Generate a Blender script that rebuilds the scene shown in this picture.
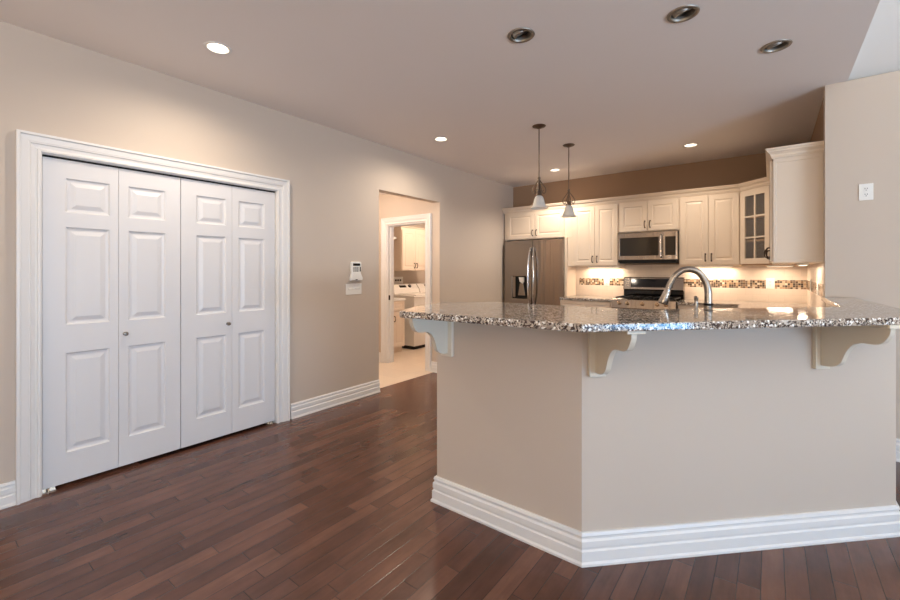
import bpy, bmesh, math, random
from mathutils import Vector, Matrix
R = math.radians
for o in list(bpy.data.objects):
    bpy.data.objects.remove(o, do_unlink=True)
scene = bpy.context.scene
COL = scene.collection

# ------------------------------------------------------------------ camera
cam_data = bpy.data.cameras.new('camera')
cam = bpy.data.objects.new('camera', cam_data)
COL.objects.link(cam)
cam_data.sensor_fit = 'HORIZONTAL'
cam_data.sensor_width = 36.0
cam_data.lens = 418.0 / 900.0 * 36.0
cam_data.shift_y = -29.0 / 900.0
cam_data.clip_start = 0.05
cam.location = (0, 0, 1.36)
cam.rotation_euler = (R(90), 0, R(37.5))
scene.camera = cam

# ------------------------------------------------------------------ view, world, daylight
scene.view_settings.view_transform = 'Standard'
scene.view_settings.look = 'None'
scene.view_settings.gamma = 1.0
scene.view_settings.use_curve_mapping = False
scene.view_settings.exposure = 0.12

world = bpy.data.worlds.new('daylight_sky')
scene.world = world
world.use_nodes = True
bg = world.node_tree.nodes['Background']
bg.inputs['Color'].default_value = (0.72, 0.85, 1.0, 1)
bg.inputs['Strength'].default_value = 1.2

WARM = (1.0, 0.72, 0.45)
COOL = (0.72, 0.86, 1.0)

def area_light(name, loc, rot, sx, sy, power, color):
    d = bpy.data.lights.new(name, 'AREA')
    d.shape = 'RECTANGLE'; d.size = sx; d.size_y = sy
    d.energy = power; d.color = color
    o = bpy.data.objects.new(name, d)
    o.location = loc; o.rotation_euler = rot
    COL.objects.link(o)
    return o

# daylight entering by the patio door and windows of the right and the rear wall
DAY_RIGHT, DAY_REAR, DAY_HIGH = 6, 4, 8
area_light('daylight_patio_door', (5.92, -0.3, 1.25), (0, R(90), 0), 2.1, 3.4, DAY_RIGHT, COOL)
area_light('daylight_rear_window', (-0.6, -4.42, 1.5), (R(90), 0, 0), 3.4, 1.5, DAY_REAR, (0.95, 0.95, 1.0))
area_light('daylight_living_window', (3.4, -4.42, 1.5), (R(90), 0, 0), 2.4, 1.9, DAY_HIGH, COOL)

# fill lamps added at the same openings, aimed up to brighten the ceiling
area_light('ceiling_fill_patio_cool', (5.90, -0.3, 0.9), (0, R(144), 0), 1.6, 3.4, 250, (0.12, 0.50, 1.0))
area_light('ceiling_fill_patio_warm', (5.90, -0.3, 0.85), (0, R(170), 0), 1.6, 3.4, 440, (1.0, 0.90, 0.74))
area_light('ceiling_fill_rear', (-0.6, -4.38, 1.3), (R(170), 0, 0), 3.4, 0.8, 200, (1.0, 0.72, 0.38))

# ------------------------------------------------------------------ object helpers
def tag(o, label=None, cat=None, group=None, kind=None):
    if label: o['label'] = label
    if cat: o['category'] = cat
    if group: o['group'] = group
    if kind: o['kind'] = kind
    return o

def empty(name, loc=(0, 0, 0), rz=0, label=None, cat=None, group=None, kind=None):
    o = bpy.data.objects.new(name, None)
    o.empty_display_size = 0.1
    o.location = loc; o.rotation_euler = (0, 0, rz)
    COL.objects.link(o)
    return tag(o, label, cat, group, kind)

def copy_tree(o, parent=None):
    c = o.copy(); COL.objects.link(c)
    if parent is not None: c.parent = parent
    for ch in [x for x in bpy.data.objects if x.parent == o]:
        copy_tree(ch, c)
    return c

def link(name, bm, mat, parent=None, bevel=0.0, smooth=False, label=None, seg=2):
    bmesh.ops.recalc_face_normals(bm, faces=bm.faces[:])
    me = bpy.data.meshes.new(name)
    bm.to_mesh(me); bm.free()
    mats = mat if isinstance(mat, (list, tuple)) else [mat]
    for m in mats: me.materials.append(m)
    if smooth:
        for p in me.polygons: p.use_smooth = True
    o = bpy.data.objects.new(name, me)
    COL.objects.link(o)
    if parent is not None: o.parent = parent
    if bevel:
        b = o.modifiers.new('bevel', 'BEVEL')
        b.width = bevel; b.segments = seg; b.limit_method = 'ANGLE'; b.angle_limit = R(35)
    if smooth:
        try: me.set_sharp_from_angle(angle=R(40))
        except Exception: pass
    if label: o['label'] = label
    return o

def B(): return bmesh.new()

def box(bm, x0, x1, y0, y1, z0, z1, M=None):
    vs = [bm.verts.new((x, y, z)) for z in (z0, z1) for y in (y0, y1) for x in (x0, x1)]
    if M is not None:
        for v in vs: v.co = M @ v.co
    for f in ((0, 1, 3, 2), (4, 6, 7, 5), (0, 4, 5, 1), (2, 3, 7, 6), (0, 2, 6, 4), (1, 5, 7, 3)):
        bm.faces.new([vs[i] for i in f])
    return bm

def prism(bm, pts, h0, h1, f=lambda u, v, h: (u, v, h)):
    a = [bm.verts.new(f(u, v, h0)) for u, v in pts]
    b = [bm.verts.new(f(u, v, h1)) for u, v in pts]
    n = len(pts)
    fa = bm.faces.new(a); fb = bm.faces.new(b[::-1])
    for i in range(n):
        bm.faces.new((a[i], b[i], b[(i + 1) % n], a[(i + 1) % n]))
    fa.normal_update(); fb.normal_update()
    bmesh.ops.triangulate(bm, faces=[fa, fb])
    return bm

def lathe(bm, prof, c=(0, 0, 0), seg=32, axis='Z', M=None):
    rings = []
    def pos(r, h, a):
        x, y = r * math.cos(a), r * math.sin(a)
        p = {'Z': (x, y, h), 'Y': (x, h, y), 'X': (h, x, y)}[axis]
        p = Vector(p)
        if M is not None: p = M @ p
        return p + Vector(c)
    for r, h in prof:
        if r < 1e-6: rings.append([bm.verts.new(pos(0, h, 0))])
        else: rings.append([bm.verts.new(pos(r, h, 2 * math.pi * k / seg)) for k in range(seg)])
    for p, q in zip(rings, rings[1:]):
        for k in range(seg):
            k2 = (k + 1) % seg
            if len(p) == 1 and len(q) == 1: continue
            if len(p) == 1: bm.faces.new((p[0], q[k], q[k2]))
            elif len(q) == 1: bm.faces.new((p[k], q[0], p[k2]))
            else: bm.faces.new((p[k], q[k], q[k2], p[k2]))
    return bm

def tube(bm, pts, r, seg=10, caps=True):
    pts = [Vector(p) for p in pts]
    rs = r if isinstance(r, (list, tuple)) else [r] * len(pts)
    rings = []; up = None
    for i, p in enumerate(pts):
        t = (pts[min(i + 1, len(pts) - 1)] - pts[max(i - 1, 0)]).normalized()
        if up is None:
            up = Vector((0, 0, 1)) if abs(t.z) < 0.9 else Vector((1, 0, 0))
        s = t.cross(up)
        if s.length < 1e-5: s = t.cross(Vector((0, 1, 0.1)))
        s.normalize(); up = s.cross(t).normalized()
        rings.append([bm.verts.new(p + rs[i] * (math.cos(a) * s + math.sin(a) * up))
                      for a in [2 * math.pi * k / seg for k in range(seg)]])
    for p, q in zip(rings, rings[1:]):
        for k in range(seg):
            bm.faces.new((p[k], q[k], q[(k + 1) % seg], p[(k + 1) % seg]))
    if caps:
        bm.faces.new(rings[0]); bm.faces.new(rings[-1][::-1])
    return bm

def sweep(bm, path, prof, f=lambda u, v, h: (u, v, h), closed=False):
    """profile points (n, h): n to the right of the direction of travel, h out of the plane; mitred corners"""
    n = len(path); P = [Vector(p) for p in path]; rings = []
    for i in range(n):
        dirs = []
        if closed or i > 0: dirs.append((P[i] - P[i - 1]).normalized())
        if closed or i < n - 1: dirs.append((P[(i + 1) % n] - P[i]).normalized())
        ns = [Vector((d.y, -d.x)) for d in dirs]
        m = sum(ns, Vector((0, 0))); m.normalize()
        k = 1.0 / max(0.2, m.dot(ns[0]))
        rings.append([bm.verts.new(f(P[i].x + m.x * k * a, P[i].y + m.y * k * a, b)) for a, b in prof])
    L = len(prof)
    pairs = list(zip(rings, rings[1:])) + ([(rings[-1], rings[0])] if closed else [])
    for p, q in pairs:
        for k in range(L):
            bm.faces.new((p[k], q[k], q[(k + 1) % L], p[(k + 1) % L]))
    if not closed:
        caps = [bm.faces.new(rings[0]), bm.faces.new(rings[-1][::-1])]
        for c_ in caps: c_.normal_update()
        bmesh.ops.triangulate(bm, faces=caps)
    return bm

def holed(bm, outer, holes, z):
    """flat polygon with holes"""
    edges = []
    for loop in [outer] + holes:
        vs = [bm.verts.new((x, y, z)) for x, y in loop]
        for i in range(len(vs)): edges.append(bm.edges.new((vs[i], vs[(i + 1) % len(vs)])))
    g = bmesh.ops.triangle_fill(bm, edges=edges, use_beauty=True)
    return [e for e in g['geom'] if isinstance(e, bmesh.types.BMFace)]

def circle(x, y, r, n=32):
    return [(x + r * math.cos(2 * math.pi * k / n), y + r * math.sin(2 * math.pi * k / n)) for k in range(n)]

def panel_door(bm, x0, x1, z0, z1, y, t, holes, prof, fill=True, edge=0.003):
    """slab whose front is at y, facing -y; each hole is filled by nested rings of prof (inset, depth)"""
    xs = sorted({x0, x1} | {v for h in holes for v in h[:2]})
    zs = sorted({z0, z1} | {v for h in holes for v in h[2:]})
    V = {}
    def v(x, yy, z):
        k = (round(x, 5), round(yy, 5), round(z, 5))
        if k not in V: V[k] = bm.verts.new((x, yy, z))
        return V[k]
    def inside(cx, cz): return any(h[0] < cx < h[1] and h[2] < cz < h[3] for h in holes)
    for yy in ((y, y + t) if not fill else (y,)):
        for a, b in zip(xs, xs[1:]):
            for c, d in zip(zs, zs[1:]):
                if not inside((a + b) / 2, (c + d) / 2):
                    bm.faces.new((v(a, yy, c), v(b, yy, c), v(b, yy, d), v(a, yy, d)))
    if fill:
        bm.faces.new((v(x0, y + t, z0), v(x0, y + t, z1), v(x1, y + t, z1), v(x1, y + t, z0)))
    # edges of the slab
    for a, b in zip(xs, xs[1:]):
        for z in (z0, z1): 
            bm.faces.new([bm.verts.new(p) for p in ((a, y, z), (b, y, z), (b, y + t, z), (a, y + t, z))])
    for c, d in zip(zs, zs[1:]):
        for x in (x0, x1):
            bm.faces.new([bm.verts.new(p) for p in ((x, y, c), (x, y, d), (x, y + t, d), (x, y + t, c))])
    for h in holes:
        P = prof if fill else [(0, 0), (0, t)]
        prev = None
        for ins, dep in P:
            ring = [v(h[0] + ins, y + dep, h[2] + ins), v(h[1] - ins, y + dep, h[2] + ins),
                    v(h[1] - ins, y + dep, h[3] - ins), v(h[0] + ins, y + dep, h[3] - ins)]
            if prev:
                for k in range(4):
                    try: bm.faces.new((prev[k], prev[(k + 1) % 4], ring[(k + 1) % 4], ring[k]))
                    except ValueError: pass
            prev = ring
        if fill: bm.faces.new(prev)
    bmesh.ops.remove_doubles(bm, verts=bm.verts[:], dist=1e-5)
    return bm

def catmull(pts, n=6):
    out = []
    P = [pts[0]] + list(pts) + [pts[-1]]
    for i in range(1, len(P) - 2):
        for k in range(n):
            t = k / n
            out.append(tuple(0.5 * (2 * P[i][j] + (P[i + 1][j] - P[i - 1][j]) * t
                       + (2 * P[i - 1][j] - 5 * P[i][j] + 4 * P[i + 1][j] - P[i + 2][j]) * t * t
                       + (-P[i - 1][j] + 3 * P[i][j] - 3 * P[i + 1][j] + P[i + 2][j]) * t ** 3) for j in range(len(pts[0]))))
    out.append(tuple(pts[-1]))
    return out

# ------------------------------------------------------------------ materials
def srgb(r, g, b):
    f = lambda c: ((c / 255 + 0.055) / 1.055) ** 2.4 if c > 10 else c / 255 / 12.92
    return (f(r), f(g), f(b), 1)

class NT:
    def __init__(s, name):
        s.m = bpy.data.materials.new(name); s.m.use_nodes = True
        s.t = s.m.node_tree; s.b = s.t.nodes['Principled BSDF']
        s.co = s.t.nodes.new('ShaderNodeTexCoord').outputs['Object']
    def n(s, typ, **kw):
        x = s.t.nodes.new(typ)
        for k, v in kw.items(): setattr(x, k, v)
        return x
    def set(s, sock, v):
        if isinstance(v, bpy.types.NodeSocket): s.t.links.new(v, sock)
        else: sock.default_value = v
    def math(s, op, a, b=0.0, c=0.0, clamp=False):
        x = s.n('ShaderNodeMath', operation=op, use_clamp=clamp)
        for i, v in enumerate((a, b, c)): s.set(x.inputs[i], v)
        return x.outputs[0]
    def sep(s, v):
        x = s.n('ShaderNodeSeparateXYZ'); s.set(x.inputs[0], v); return x.outputs
    def comb(s, a, b, c=0.0):
        x = s.n('ShaderNodeCombineXYZ')
        for i, v in enumerate((a, b, c)): s.set(x.inputs[i], v)
        return x.outputs[0]
    def noise(s, scale, vec=None, detail=3.0, rough=0.5):
        x = s.n('ShaderNodeTexNoise'); s.set(x.inputs['Vector'], vec or s.co)
        x.inputs['Scale'].default_value = scale; x.inputs['Detail'].default_value = detail
        x.inputs['Roughness'].default_value = rough
        return x.outputs['Fac']
    def white(s, vec):
        x = s.n('ShaderNodeTexWhiteNoise', noise_dimensions='3D'); s.set(x.inputs['Vector'], vec)
        return x.outputs['Value']
    def voro(s, scale, vec=None, feature='F1', out='Distance'):
        x = s.n('ShaderNodeTexVoronoi', feature=feature); s.set(x.inputs['Vector'], vec or s.co)
        x.inputs['Scale'].default_value = scale
        return x.outputs[out]
    def ramp(s, fac, stops, interp='LINEAR'):
        x = s.n('ShaderNodeValToRGB'); s.set(x.inputs[0], fac)
        cr = x.color_ramp; cr.interpolation = interp
        while len(cr.elements) < len(stops): cr.elements.new(0.5)
        for e, (p, c) in zip(cr.elements, stops): e.position = p; e.color = c
        return x.outputs[0]
    def mix(s, fac, a, b, mode='MIX'):
        x = s.n('ShaderNodeMix', data_type='RGBA', blend_type=mode)
        s.set(x.inputs[0], fac); s.set(x.inputs[6], a); s.set(x.inputs[7], b)
        return x.outputs[2]
    def bump(s, h, strength=0.2, dist=0.002):
        x = s.n('ShaderNodeBump'); s.set(x.inputs['Height'], h)
        x.inputs['Strength'].default_value = strength; x.inputs['Distance'].default_value = dist
        s.t.links.new(x.outputs[0], s.b.inputs['Normal'])
    def fin(s, color=None, rough=None, metal=None, spec=None, **kw):
        if color is not None: s.set(s.b.inputs['Base Color'], color)
        if rough is not None: s.set(s.b.inputs['Roughness'], rough)
        if metal is not None: s.b.inputs['Metallic'].default_value = metal
        if spec is not None: s.b.inputs['Specular IOR Level'].default_value = spec
        for k, v in kw.items(): s.b.inputs[k].default_value = v
        return s.m

def paint(name, c, rough=0.6, amt=0.03, scale=3.0, bump=0.0, spec=0.3):
    m = NT(name); c = srgb(*c)
    d = tuple(x * (1 - amt * 2) for x in c[:3]) + (1,)
    col = m.mix(m.noise(scale), d, c)
    if bump: m.bump(m.noise(180.0, detail=2.0), bump, 0.001)
    return m.fin(col, rough, spec=spec)

M = {}
M['wall'] = paint('greige_wall_paint', (202, 188, 174), 0.62, 0.02, 2.0, 0.12)
M['wall_kitchen'] = paint('shade_darkened_kitchen_wall', (160, 132, 108), 0.62, 0.02, 2.0, 0.12)  # greige darkened toward brown: the wall's shade is put into the colour
M['ceil'] = paint('flat_ceiling_paint', (238, 232, 229), 0.85, 0.01, 1.5, 0.05, 0.1)
M['vault'] = paint('white_vault_paint', (244, 244, 242), 0.85, 0.01, 1.5, 0.05, 0.1)
M['trim'] = paint('white_trim_enamel', (228, 226, 224), 0.34, 0.01, 4.0, 0, 0.45)
M['door'] = paint('white_door_paint', (222, 221, 222), 0.38, 0.01, 4.0, 0.03, 0.45)
M['cab'] = paint('cream_cabinet_lacquer', (226, 209, 190), 0.36, 0.015, 5.0, 0, 0.45)
M['corbel'] = paint('antique_white_corbel_paint', (220, 211, 194), 0.4, 0.02, 8.0, 0, 0.4)
M['plastic'] = paint('white_plastic', (235, 233, 228), 0.35, 0.0, 4.0)
M['appliance'] = paint('white_appliance_enamel', (235, 230, 222), 0.25, 0.01, 4.0)
M['dark'] = paint('matte_black', (18, 17, 17), 0.5, 0.1, 20)
M['void'] = paint('closet_interior_paint', (60, 56, 54), 0.8)
M['slot'] = paint('dark_grey_slot', (70, 68, 66), 0.6)
M['glassblack'] = paint('black_glass', (12, 11, 12), 0.06, 0.1, 3, 0, 0.6)
M['shelf'] = paint('cabinet_interior_wood', (170, 135, 100), 0.5, 0.1, 12)

def metal(name, c, rough, streak=None, bump=0.0):
    m = NT(name)
    col = srgb(*c)
    if streak:
        x, y, z = m.sep(m.co)
        v = m.comb(m.math('MULTIPLY', x, streak[0]), m.math('MULTIPLY', y, streak[0]), m.math('MULTIPLY', z, streak[1]))
        nz = m.noise(1.0, v, 4.0)
        r = m.math('MULTIPLY_ADD', nz, 0.12, rough - 0.05)
        d = tuple(k * 0.8 for k in col[:3]) + (1,)
        wv = m.noise(1.0, m.comb(m.math('MULTIPLY', x, 16.0), 0.0, m.math('MULTIPLY', z, 0.5)), 2.0)
        m.bump(m.math('ADD', m.math('MULTIPLY', nz, 0.03), wv), 0.6, 0.006)
        return m.fin(m.mix(nz, d, col), r, 1.0)
    return m.fin(m.mix(m.noise(40), tuple(k * 0.92 for k in col[:3]) + (1,), col), rough, 1.0)
M['steel'] = metal('brushed_stainless', (166, 156, 148), 0.17, (5.0, 300.0))
M['nickel'] = metal('satin_nickel', (168, 160, 152), 0.26)
M['chrome'] = metal('polished_chrome', (215, 213, 210), 0.12)
M['bronze'] = metal('dark_bronze_pull', (62, 48, 40), 0.35)
M['pewter'] = metal('pewter_pendant', (122, 108, 96), 0.4)
M['satin'] = metal('satin_lamp_trim', (165, 160, 152), 0.5)
M['can'] = paint('grey_lamp_can', (120, 115, 108), 0.5)
M['knobgold'] = metal('warm_knob_metal', (205, 180, 150), 0.2)

def wood_floor():
    m = NT('dark_maple_plank_floor')
    x, y, z = m.sep(m.co)
    Wd = 0.083
    rx = m.math('DIVIDE', m.math('ADD', x, 50.0), Wd)
    row = m.math('FLOOR', rx); fx = m.math('FRACT', rx)
    r1 = m.white(m.comb(row, 3.7)); r2 = m.white(m.comb(row, 9.1))
    L = m.math('MULTIPLY_ADD', r1, 0.55, 0.45)
    ly = m.math('DIVIDE', m.math('ADD', m.math('ADD', y, 50.0), m.math('MULTIPLY', r2, 4.0)), L)
    idx = m.math('FLOOR', ly); fy = m.math('FRACT', ly)
    rnd = m.white(m.comb(row, idx)); rnd2 = m.white(m.comb(row, idx, 5.5))
    ex = m.math('MINIMUM', fx, m.math('SUBTRACT', 1.0, fx))
    ey = m.math('MULTIPLY', m.math('MINIMUM', fy, m.math('SUBTRACT', 1.0, fy)), m.math('DIVIDE', L, Wd))
    e = m.math('MINIMUM', ex, ey)
    seam = m.math('SMOOTH_MIN', m.math('DIVIDE', e, 0.022), 1.0, 0.1)
    seam = m.math('MINIMUM', m.math('DIVIDE', e, 0.03), 1.0)
    gv = m.comb(m.math('MULTIPLY', x, 26.0), m.math('MULTIPLY_ADD', y, 2.2, m.math('MULTIPLY', rnd, 40.0)), rnd2)
    grain = m.noise(1.0, gv, 6.0, 0.62)
    blotch = m.noise(5.0, m.comb(x, m.math('MULTIPLY', y, 0.6), rnd), 4.0, 0.6)
    base = m.ramp(rnd, [(0.0, srgb(82, 52, 42)), (0.4, srgb(92, 60, 49)), (0.75, srgb(100, 67, 55)), (1.0, srgb(110, 75, 61))])
    k = m.math('ADD', m.math('MULTIPLY_ADD', grain, 0.8, 0.02), m.math('MULTIPLY', blotch, 1.15))
    kk = m.comb(k, k, k)
    col = m.mix(1.0, base, kk, 'MULTIPLY')
    col = m.mix(seam, srgb(24, 14, 11), col)
    rough = m.math('MULTIPLY_ADD', grain, 0.10, 0.17)
    h = m.math('ADD', m.math('MULTIPLY', seam, 1.0), m.math('MULTIPLY', m.noise(7.0, detail=2.0), 0.35))
    m.bump(h, 0.35, 0.0012)
    return m.fin(col, rough, spec=0.5)
M['floor'] = wood_floor()

def granite():
    m = NT('speckled_granite')
    warp = m.noise(30.0, detail=3.0)
    big = m.noise(14.0, detail=5.0, rough=0.65)
    v1 = m.voro(150.0, out='Color'); a = m.sep(v1)[0]
    v2 = m.voro(260.0, out='Color'); b = m.sep(v2)[1]
    base = m.ramp(big, [(0.30, srgb(136, 118, 104)), (0.48, srgb(186, 172, 157)), (0.62, srgb(212, 203, 192)), (0.8, srgb(172, 153, 136))])
    t = m.math('ADD', m.math('MULTIPLY', a, 0.62), m.math('MULTIPLY', warp, 0.55))
    s1 = m.math('GREATER_THAN', t, 0.70)
    s2 = m.math('GREATER_THAN', m.math('ADD', m.math('MULTIPLY', b, 0.6), m.math('MULTIPLY', big, 0.6)), 0.78)
    c = m.mix(s1, base, srgb(84, 68, 60))
    c = m.mix(s2, c, srgb(36, 31, 31))
    w = m.math('GREATER_THAN', m.sep(m.voro(120.0, out='Color'))[2], 0.90)
    c = m.mix(w, c, srgb(240, 236, 230))
    return m.fin(c, 0.07, spec=0.6)
M['granite'] = granite()

def tile(name, tw, th, c, groutc, gw, axis='XZ', rough=0.35, var=0.1, offset=0.5):
    m = NT(name)
    x, y, z = m.sep(m.co)
    if axis == 'XZ': u, w = m.math('ADD', x, y), z
    else: u, w = x, y
    rw = m.math('DIVIDE', m.math('ADD', w, 50.0), th)
    row = m.math('FLOOR', rw); fw = m.math('FRACT', rw)
    off = m.math('MULTIPLY', m.math('MODULO', row, 2.0), offset)
    ru = m.math('ADD', m.math('DIVIDE', m.math('ADD', u, 50.0), tw), off)
    idx = m.math('FLOOR', ru); fu = m.math('FRACT', ru)
    eu = m.math('MULTIPLY', m.math('MINIMUM', fu, m.math('SUBTRACT', 1.0, fu)), tw)
    ew = m.math('MULTIPLY', m.math('MINIMUM', fw, m.math('SUBTRACT', 1.0, fw)), th)
    e = m.math('MINIMUM', m.math('DIVIDE', m.math('MINIMUM', eu, ew), gw), 1.0)
    rnd = m.white(m.comb(row, idx))
    if isinstance(c, list):
        base = m.ramp(rnd, [(i / len(c), srgb(*k)) for i, k in enumerate(c)], 'CONSTANT')
    else:
        base = srgb(*c)
    k = m.math('ADD', m.math('MULTIPLY_ADD', rnd, var, 1 - var), m.math('MULTIPLY_ADD', m.noise(14.0, detail=4.0), var, -var / 2))
    col = m.mix(1.0, base, m.comb(k, k, k), 'MULTIPLY')
    col = m.mix(m.math('POWER', e, 3.0), srgb(*groutc), col)
    m.bump(e, 0.4, 0.002)
    return m.fin(col, rough, spec=0.5)
M['tile'] = tile('beige_backsplash_tile', 0.152, 0.076, (232, 216, 200), (212, 196, 180), 0.0016, var=0.07)
M['mosaic'] = tile('glass_mosaic_band', 0.024, 0.024, [(92, 66, 50), (200, 176, 148), (58, 44, 38), (140, 108, 84), (222, 205, 182), (110, 92, 80), (46, 36, 32), (176, 140, 106)], (196, 176, 152), 0.0016, rough=0.2, var=0.1, offset=0.0)
M['halltile'] = tile('pale_ceramic_floor_tile', 0.33, 0.33, (222, 204, 184), (196, 178, 160), 0.002, 'XY', 0.3, 0.06, 0.0)

def glassy(name, c, rough, trans, alpha=None):
    m = NT(name)
    m.fin(srgb(*c), rough, **{'Transmission Weight': trans, 'IOR': 1.45})
    return m.m
M['pane'] = glassy('clear_cabinet_glass', (240, 240, 240), 0.02, 0.0)
M['pane'].node_tree.nodes['Principled BSDF'].inputs['Alpha'].default_value = 0.06
M['frost'] = glassy('frosted_shade_glass', (246, 242, 236), 0.45, 0.45)
M['lens'] = glassy('reflector_bulb_glass', (190, 185, 175), 0.2, 0.3)

def emit(name, c, s):
    m = NT(name)
    m.fin(srgb(*c), 0.5)
    m.b.inputs['Emission Color'].default_value = c and (WARM[0], 0.86, 0.66, 1)
    m.b.inputs['Emission Strength'].default_value = s
    return m.m
M['lamp'] = emit('lit_lamp_lens', (255, 240, 215), 6.0)
M['strip'] = emit('lit_undercabinet_lens', (255, 230, 190), 2.0)

# ------------------------------------------------------------------ layout
XL, XI = -3.505, -3.625         # left wall faces
YB = 6.35                       # kitchen back wall
XK = 0.345                      # kitchen right wall
YO = 4.33                       # wall with the lone outlet
H = 2.795
YR, XR = -4.5, 6.0              # rear and right outer walls
EDGE = 0.46                     # end of the flat ceiling
CL0, CL1, CLH = 0.497, 2.027, 2.080    # closet opening
HO0, HO1, HOH = 3.25, 4.34, 2.28       # hall opening
BAR, BARB = 1.162, 1.130         # bar top faces
CT = 0.985                       # worktop height

# ---- floor
bm = B(); box(bm, XL - 0.09, XR, YR, 6.85, -0.05, 0.0)
tag(link('floor', bm, M['floor']), 'dark glossy wood plank floor of the main room', 'floor', kind='structure')
bm = B(); box(bm, -5.6, XL - 0.09, 2.6, 7.3, -0.05, 0.0)
tag(link('floor_hall', bm, M['halltile']), 'pale square tile floor of the hall and laundry', 'floor', kind='structure')

# ---- left wall with its two openings
bm = B()
box(bm, XI, XL, YR, CL0, 0, H); box(bm, XI, XL, CL0, CL1, CLH, H)
box(bm, XI, XL, CL1, HO0, 0, H); box(bm, XI, XL, HO0, HO1, HOH, H)
box(bm, XI, XL, HO1, 6.85, 0, H)
bmesh.ops.remove_doubles(bm, verts=bm.verts[:], dist=1e-5)
tag(link('wall_left', bm, M['wall']), 'long greige wall holding closet doors and hall opening', 'wall', kind='structure')
# closet box
bm = B()
box(bm, XI - 0.66, XI - 0.6, CL0 - 0.2, CL1 + 0.2, 0, 2.5)
box(bm, XI - 0.6, XI, CL0 - 0.26, CL0 - 0.2, 0, 2.5); box(bm, XI - 0.6, XI, CL1 + 0.2, CL1 + 0.26, 0, 2.5)
box(bm, XI - 0.6, XI, CL0 - 0.2, CL1 + 0.2, 2.44, 2.5)
tag(link('wall_closet', bm, M['void']), 'dark closet interior behind the folding doors', 'wall', kind='structure')
# floor inside the closet
bm = B(); box(bm, XI - 0.6, XL - 0.09, CL0 - 0.2, CL1 + 0.2, -0.05, 0.0)
tag(link('floor_closet', bm, M['floor']), 'dark wood floor strip under the closet doors', 'floor', kind='structure')

# ---- kitchen back wall, right wall, outlet wall
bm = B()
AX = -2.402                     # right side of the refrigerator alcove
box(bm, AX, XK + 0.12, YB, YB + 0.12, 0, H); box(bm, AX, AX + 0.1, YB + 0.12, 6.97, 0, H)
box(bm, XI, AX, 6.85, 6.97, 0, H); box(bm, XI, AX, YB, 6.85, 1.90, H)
tag(link('wall_back', bm, M['wall_kitchen']), 'shade-darkened greige kitchen wall behind range and refrigerator', 'wall', kind='structure')
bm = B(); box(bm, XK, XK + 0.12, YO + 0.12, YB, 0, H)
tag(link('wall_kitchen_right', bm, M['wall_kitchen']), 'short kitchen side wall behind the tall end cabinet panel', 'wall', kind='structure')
bm = B(); box(bm, XK - 0.012, XR + 0.12, YO, YO + 0.12, 0, H)
tag(link('wall_living', bm, M['wall']), 'greige wall with a lone outlet right of the kitchen', 'wall', kind='structure')

# ---- right outer wall with the patio door opening and rear wall with windows
bm = B()
PW = (-2.0, 1.4, 0.1, 2.4)
box(bm, XR, XR + 0.12, YR, PW[0], 0, 4.7); box(bm, XR, XR + 0.12, PW[1], YO, 0, 4.7)
box(bm, XR, XR + 0.12, PW[0], PW[1], PW[3], 4.7); box(bm, XR, XR + 0.12, PW[0], PW[1], 0, PW[2])
tag(link('wall_right', bm, M['wall']), 'living room wall with the wide patio door', 'wall', kind='structure')
bm = B()
def wall_with_holes(bm, x0, x1, y0, y1, z1, holes):
    xs = [x0] + [v for h in holes for v in h[:2]] + [x1]
    for a, b in zip(xs[::2], xs[1::2]): box(bm, a, b, y0, y1, 0, z1)
    for a, b, c, d in holes:
        box(bm, a, b, y0, y1, 0, c); box(bm, a, b, y0, y1, d, z1)
wall_with_holes(bm, XI, XR + 0.12, YR - 0.12, YR, 4.7, [(-2.3, 1.1, 0.75, 2.25), (2.2, 4.6, 0.55, 2.45)])
tag(link('wall_rear', bm, M['wall']), 'rear wall with two broad windows', 'wall', kind='structure')
k = 1
for (f, u0, u1, z0, z1) in ((lambda u, v, h: (u, YR + h, v), -2.3, 1.1, 0.75, 2.25), (lambda u, v, h: (u, YR + h, v), 2.2, 4.6, 0.55, 2.45),
                            (lambda u, v, h: (XR - h, u, v), PW[0], PW[1], PW[2], PW[3])):
    bm = B()
    sweep(bm, [(u0, z0), (u1, z0), (u1, z1), (u0, z1)], [(0, -0.1), (-0.07, -0.1), (-0.07, 0.0), (0, 0.02), (0.09, 0.02), (0.09, 0.0), (0, 0)], f, closed=True)
    um = (u0 + u1) / 2
    for a in (um,):
        sweep(bm, [(a, z0 + 0.05), (a, z1 - 0.05)], [(-0.03, -0.08), (0.03, -0.08), (0.03, -0.04), (-0.03, -0.04)], f)
    tag(link('window_%d' % k, bm, M['trim']), ['white framed rear window near the closet side', 'white framed rear window of the living side', 'white framed wide patio door'][k - 1], 'window', kind='structure')
    k += 1

# ---- ceilings
LIT = [(-2.822, 1.225), (-2.844, 3.546), (-2.43, 5.62), (-0.726, 5.45)]
UNLIT = [(-1.205, 2.28), (-0.388, 2.64), (0.027, 3.38)]
RC = 0.062
bm = B()
holed(bm, [(XI, YR), (EDGE, YR), (EDGE, YO + 0.02), (XK + 0.12, YO + 0.02), (XK + 0.12, YB), (XI, YB)], [circle(x, y, RC) for x, y in LIT + UNLIT], H)
tag(link('ceiling', bm, M['ceil']), 'flat grey-white ceiling with recessed lamps', 'ceiling', kind='structure')
bm = B()
YM, ZM = -0.1, 4.55
prism(bm, [(YO + 0.12, H), (YM, ZM), (YR - 0.12, H), (YR - 0.12, H + 0.05), (YM, ZM + 0.05), (YO + 0.12, H + 0.05)], EDGE - 0.05, XR + 0.12, lambda u, v, h: (h, u, v))
tag(link('ceiling_vault', bm, M['vault']), 'bright white sloping ceiling over the living side', 'ceiling', kind='structure')
bm = B()
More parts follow.
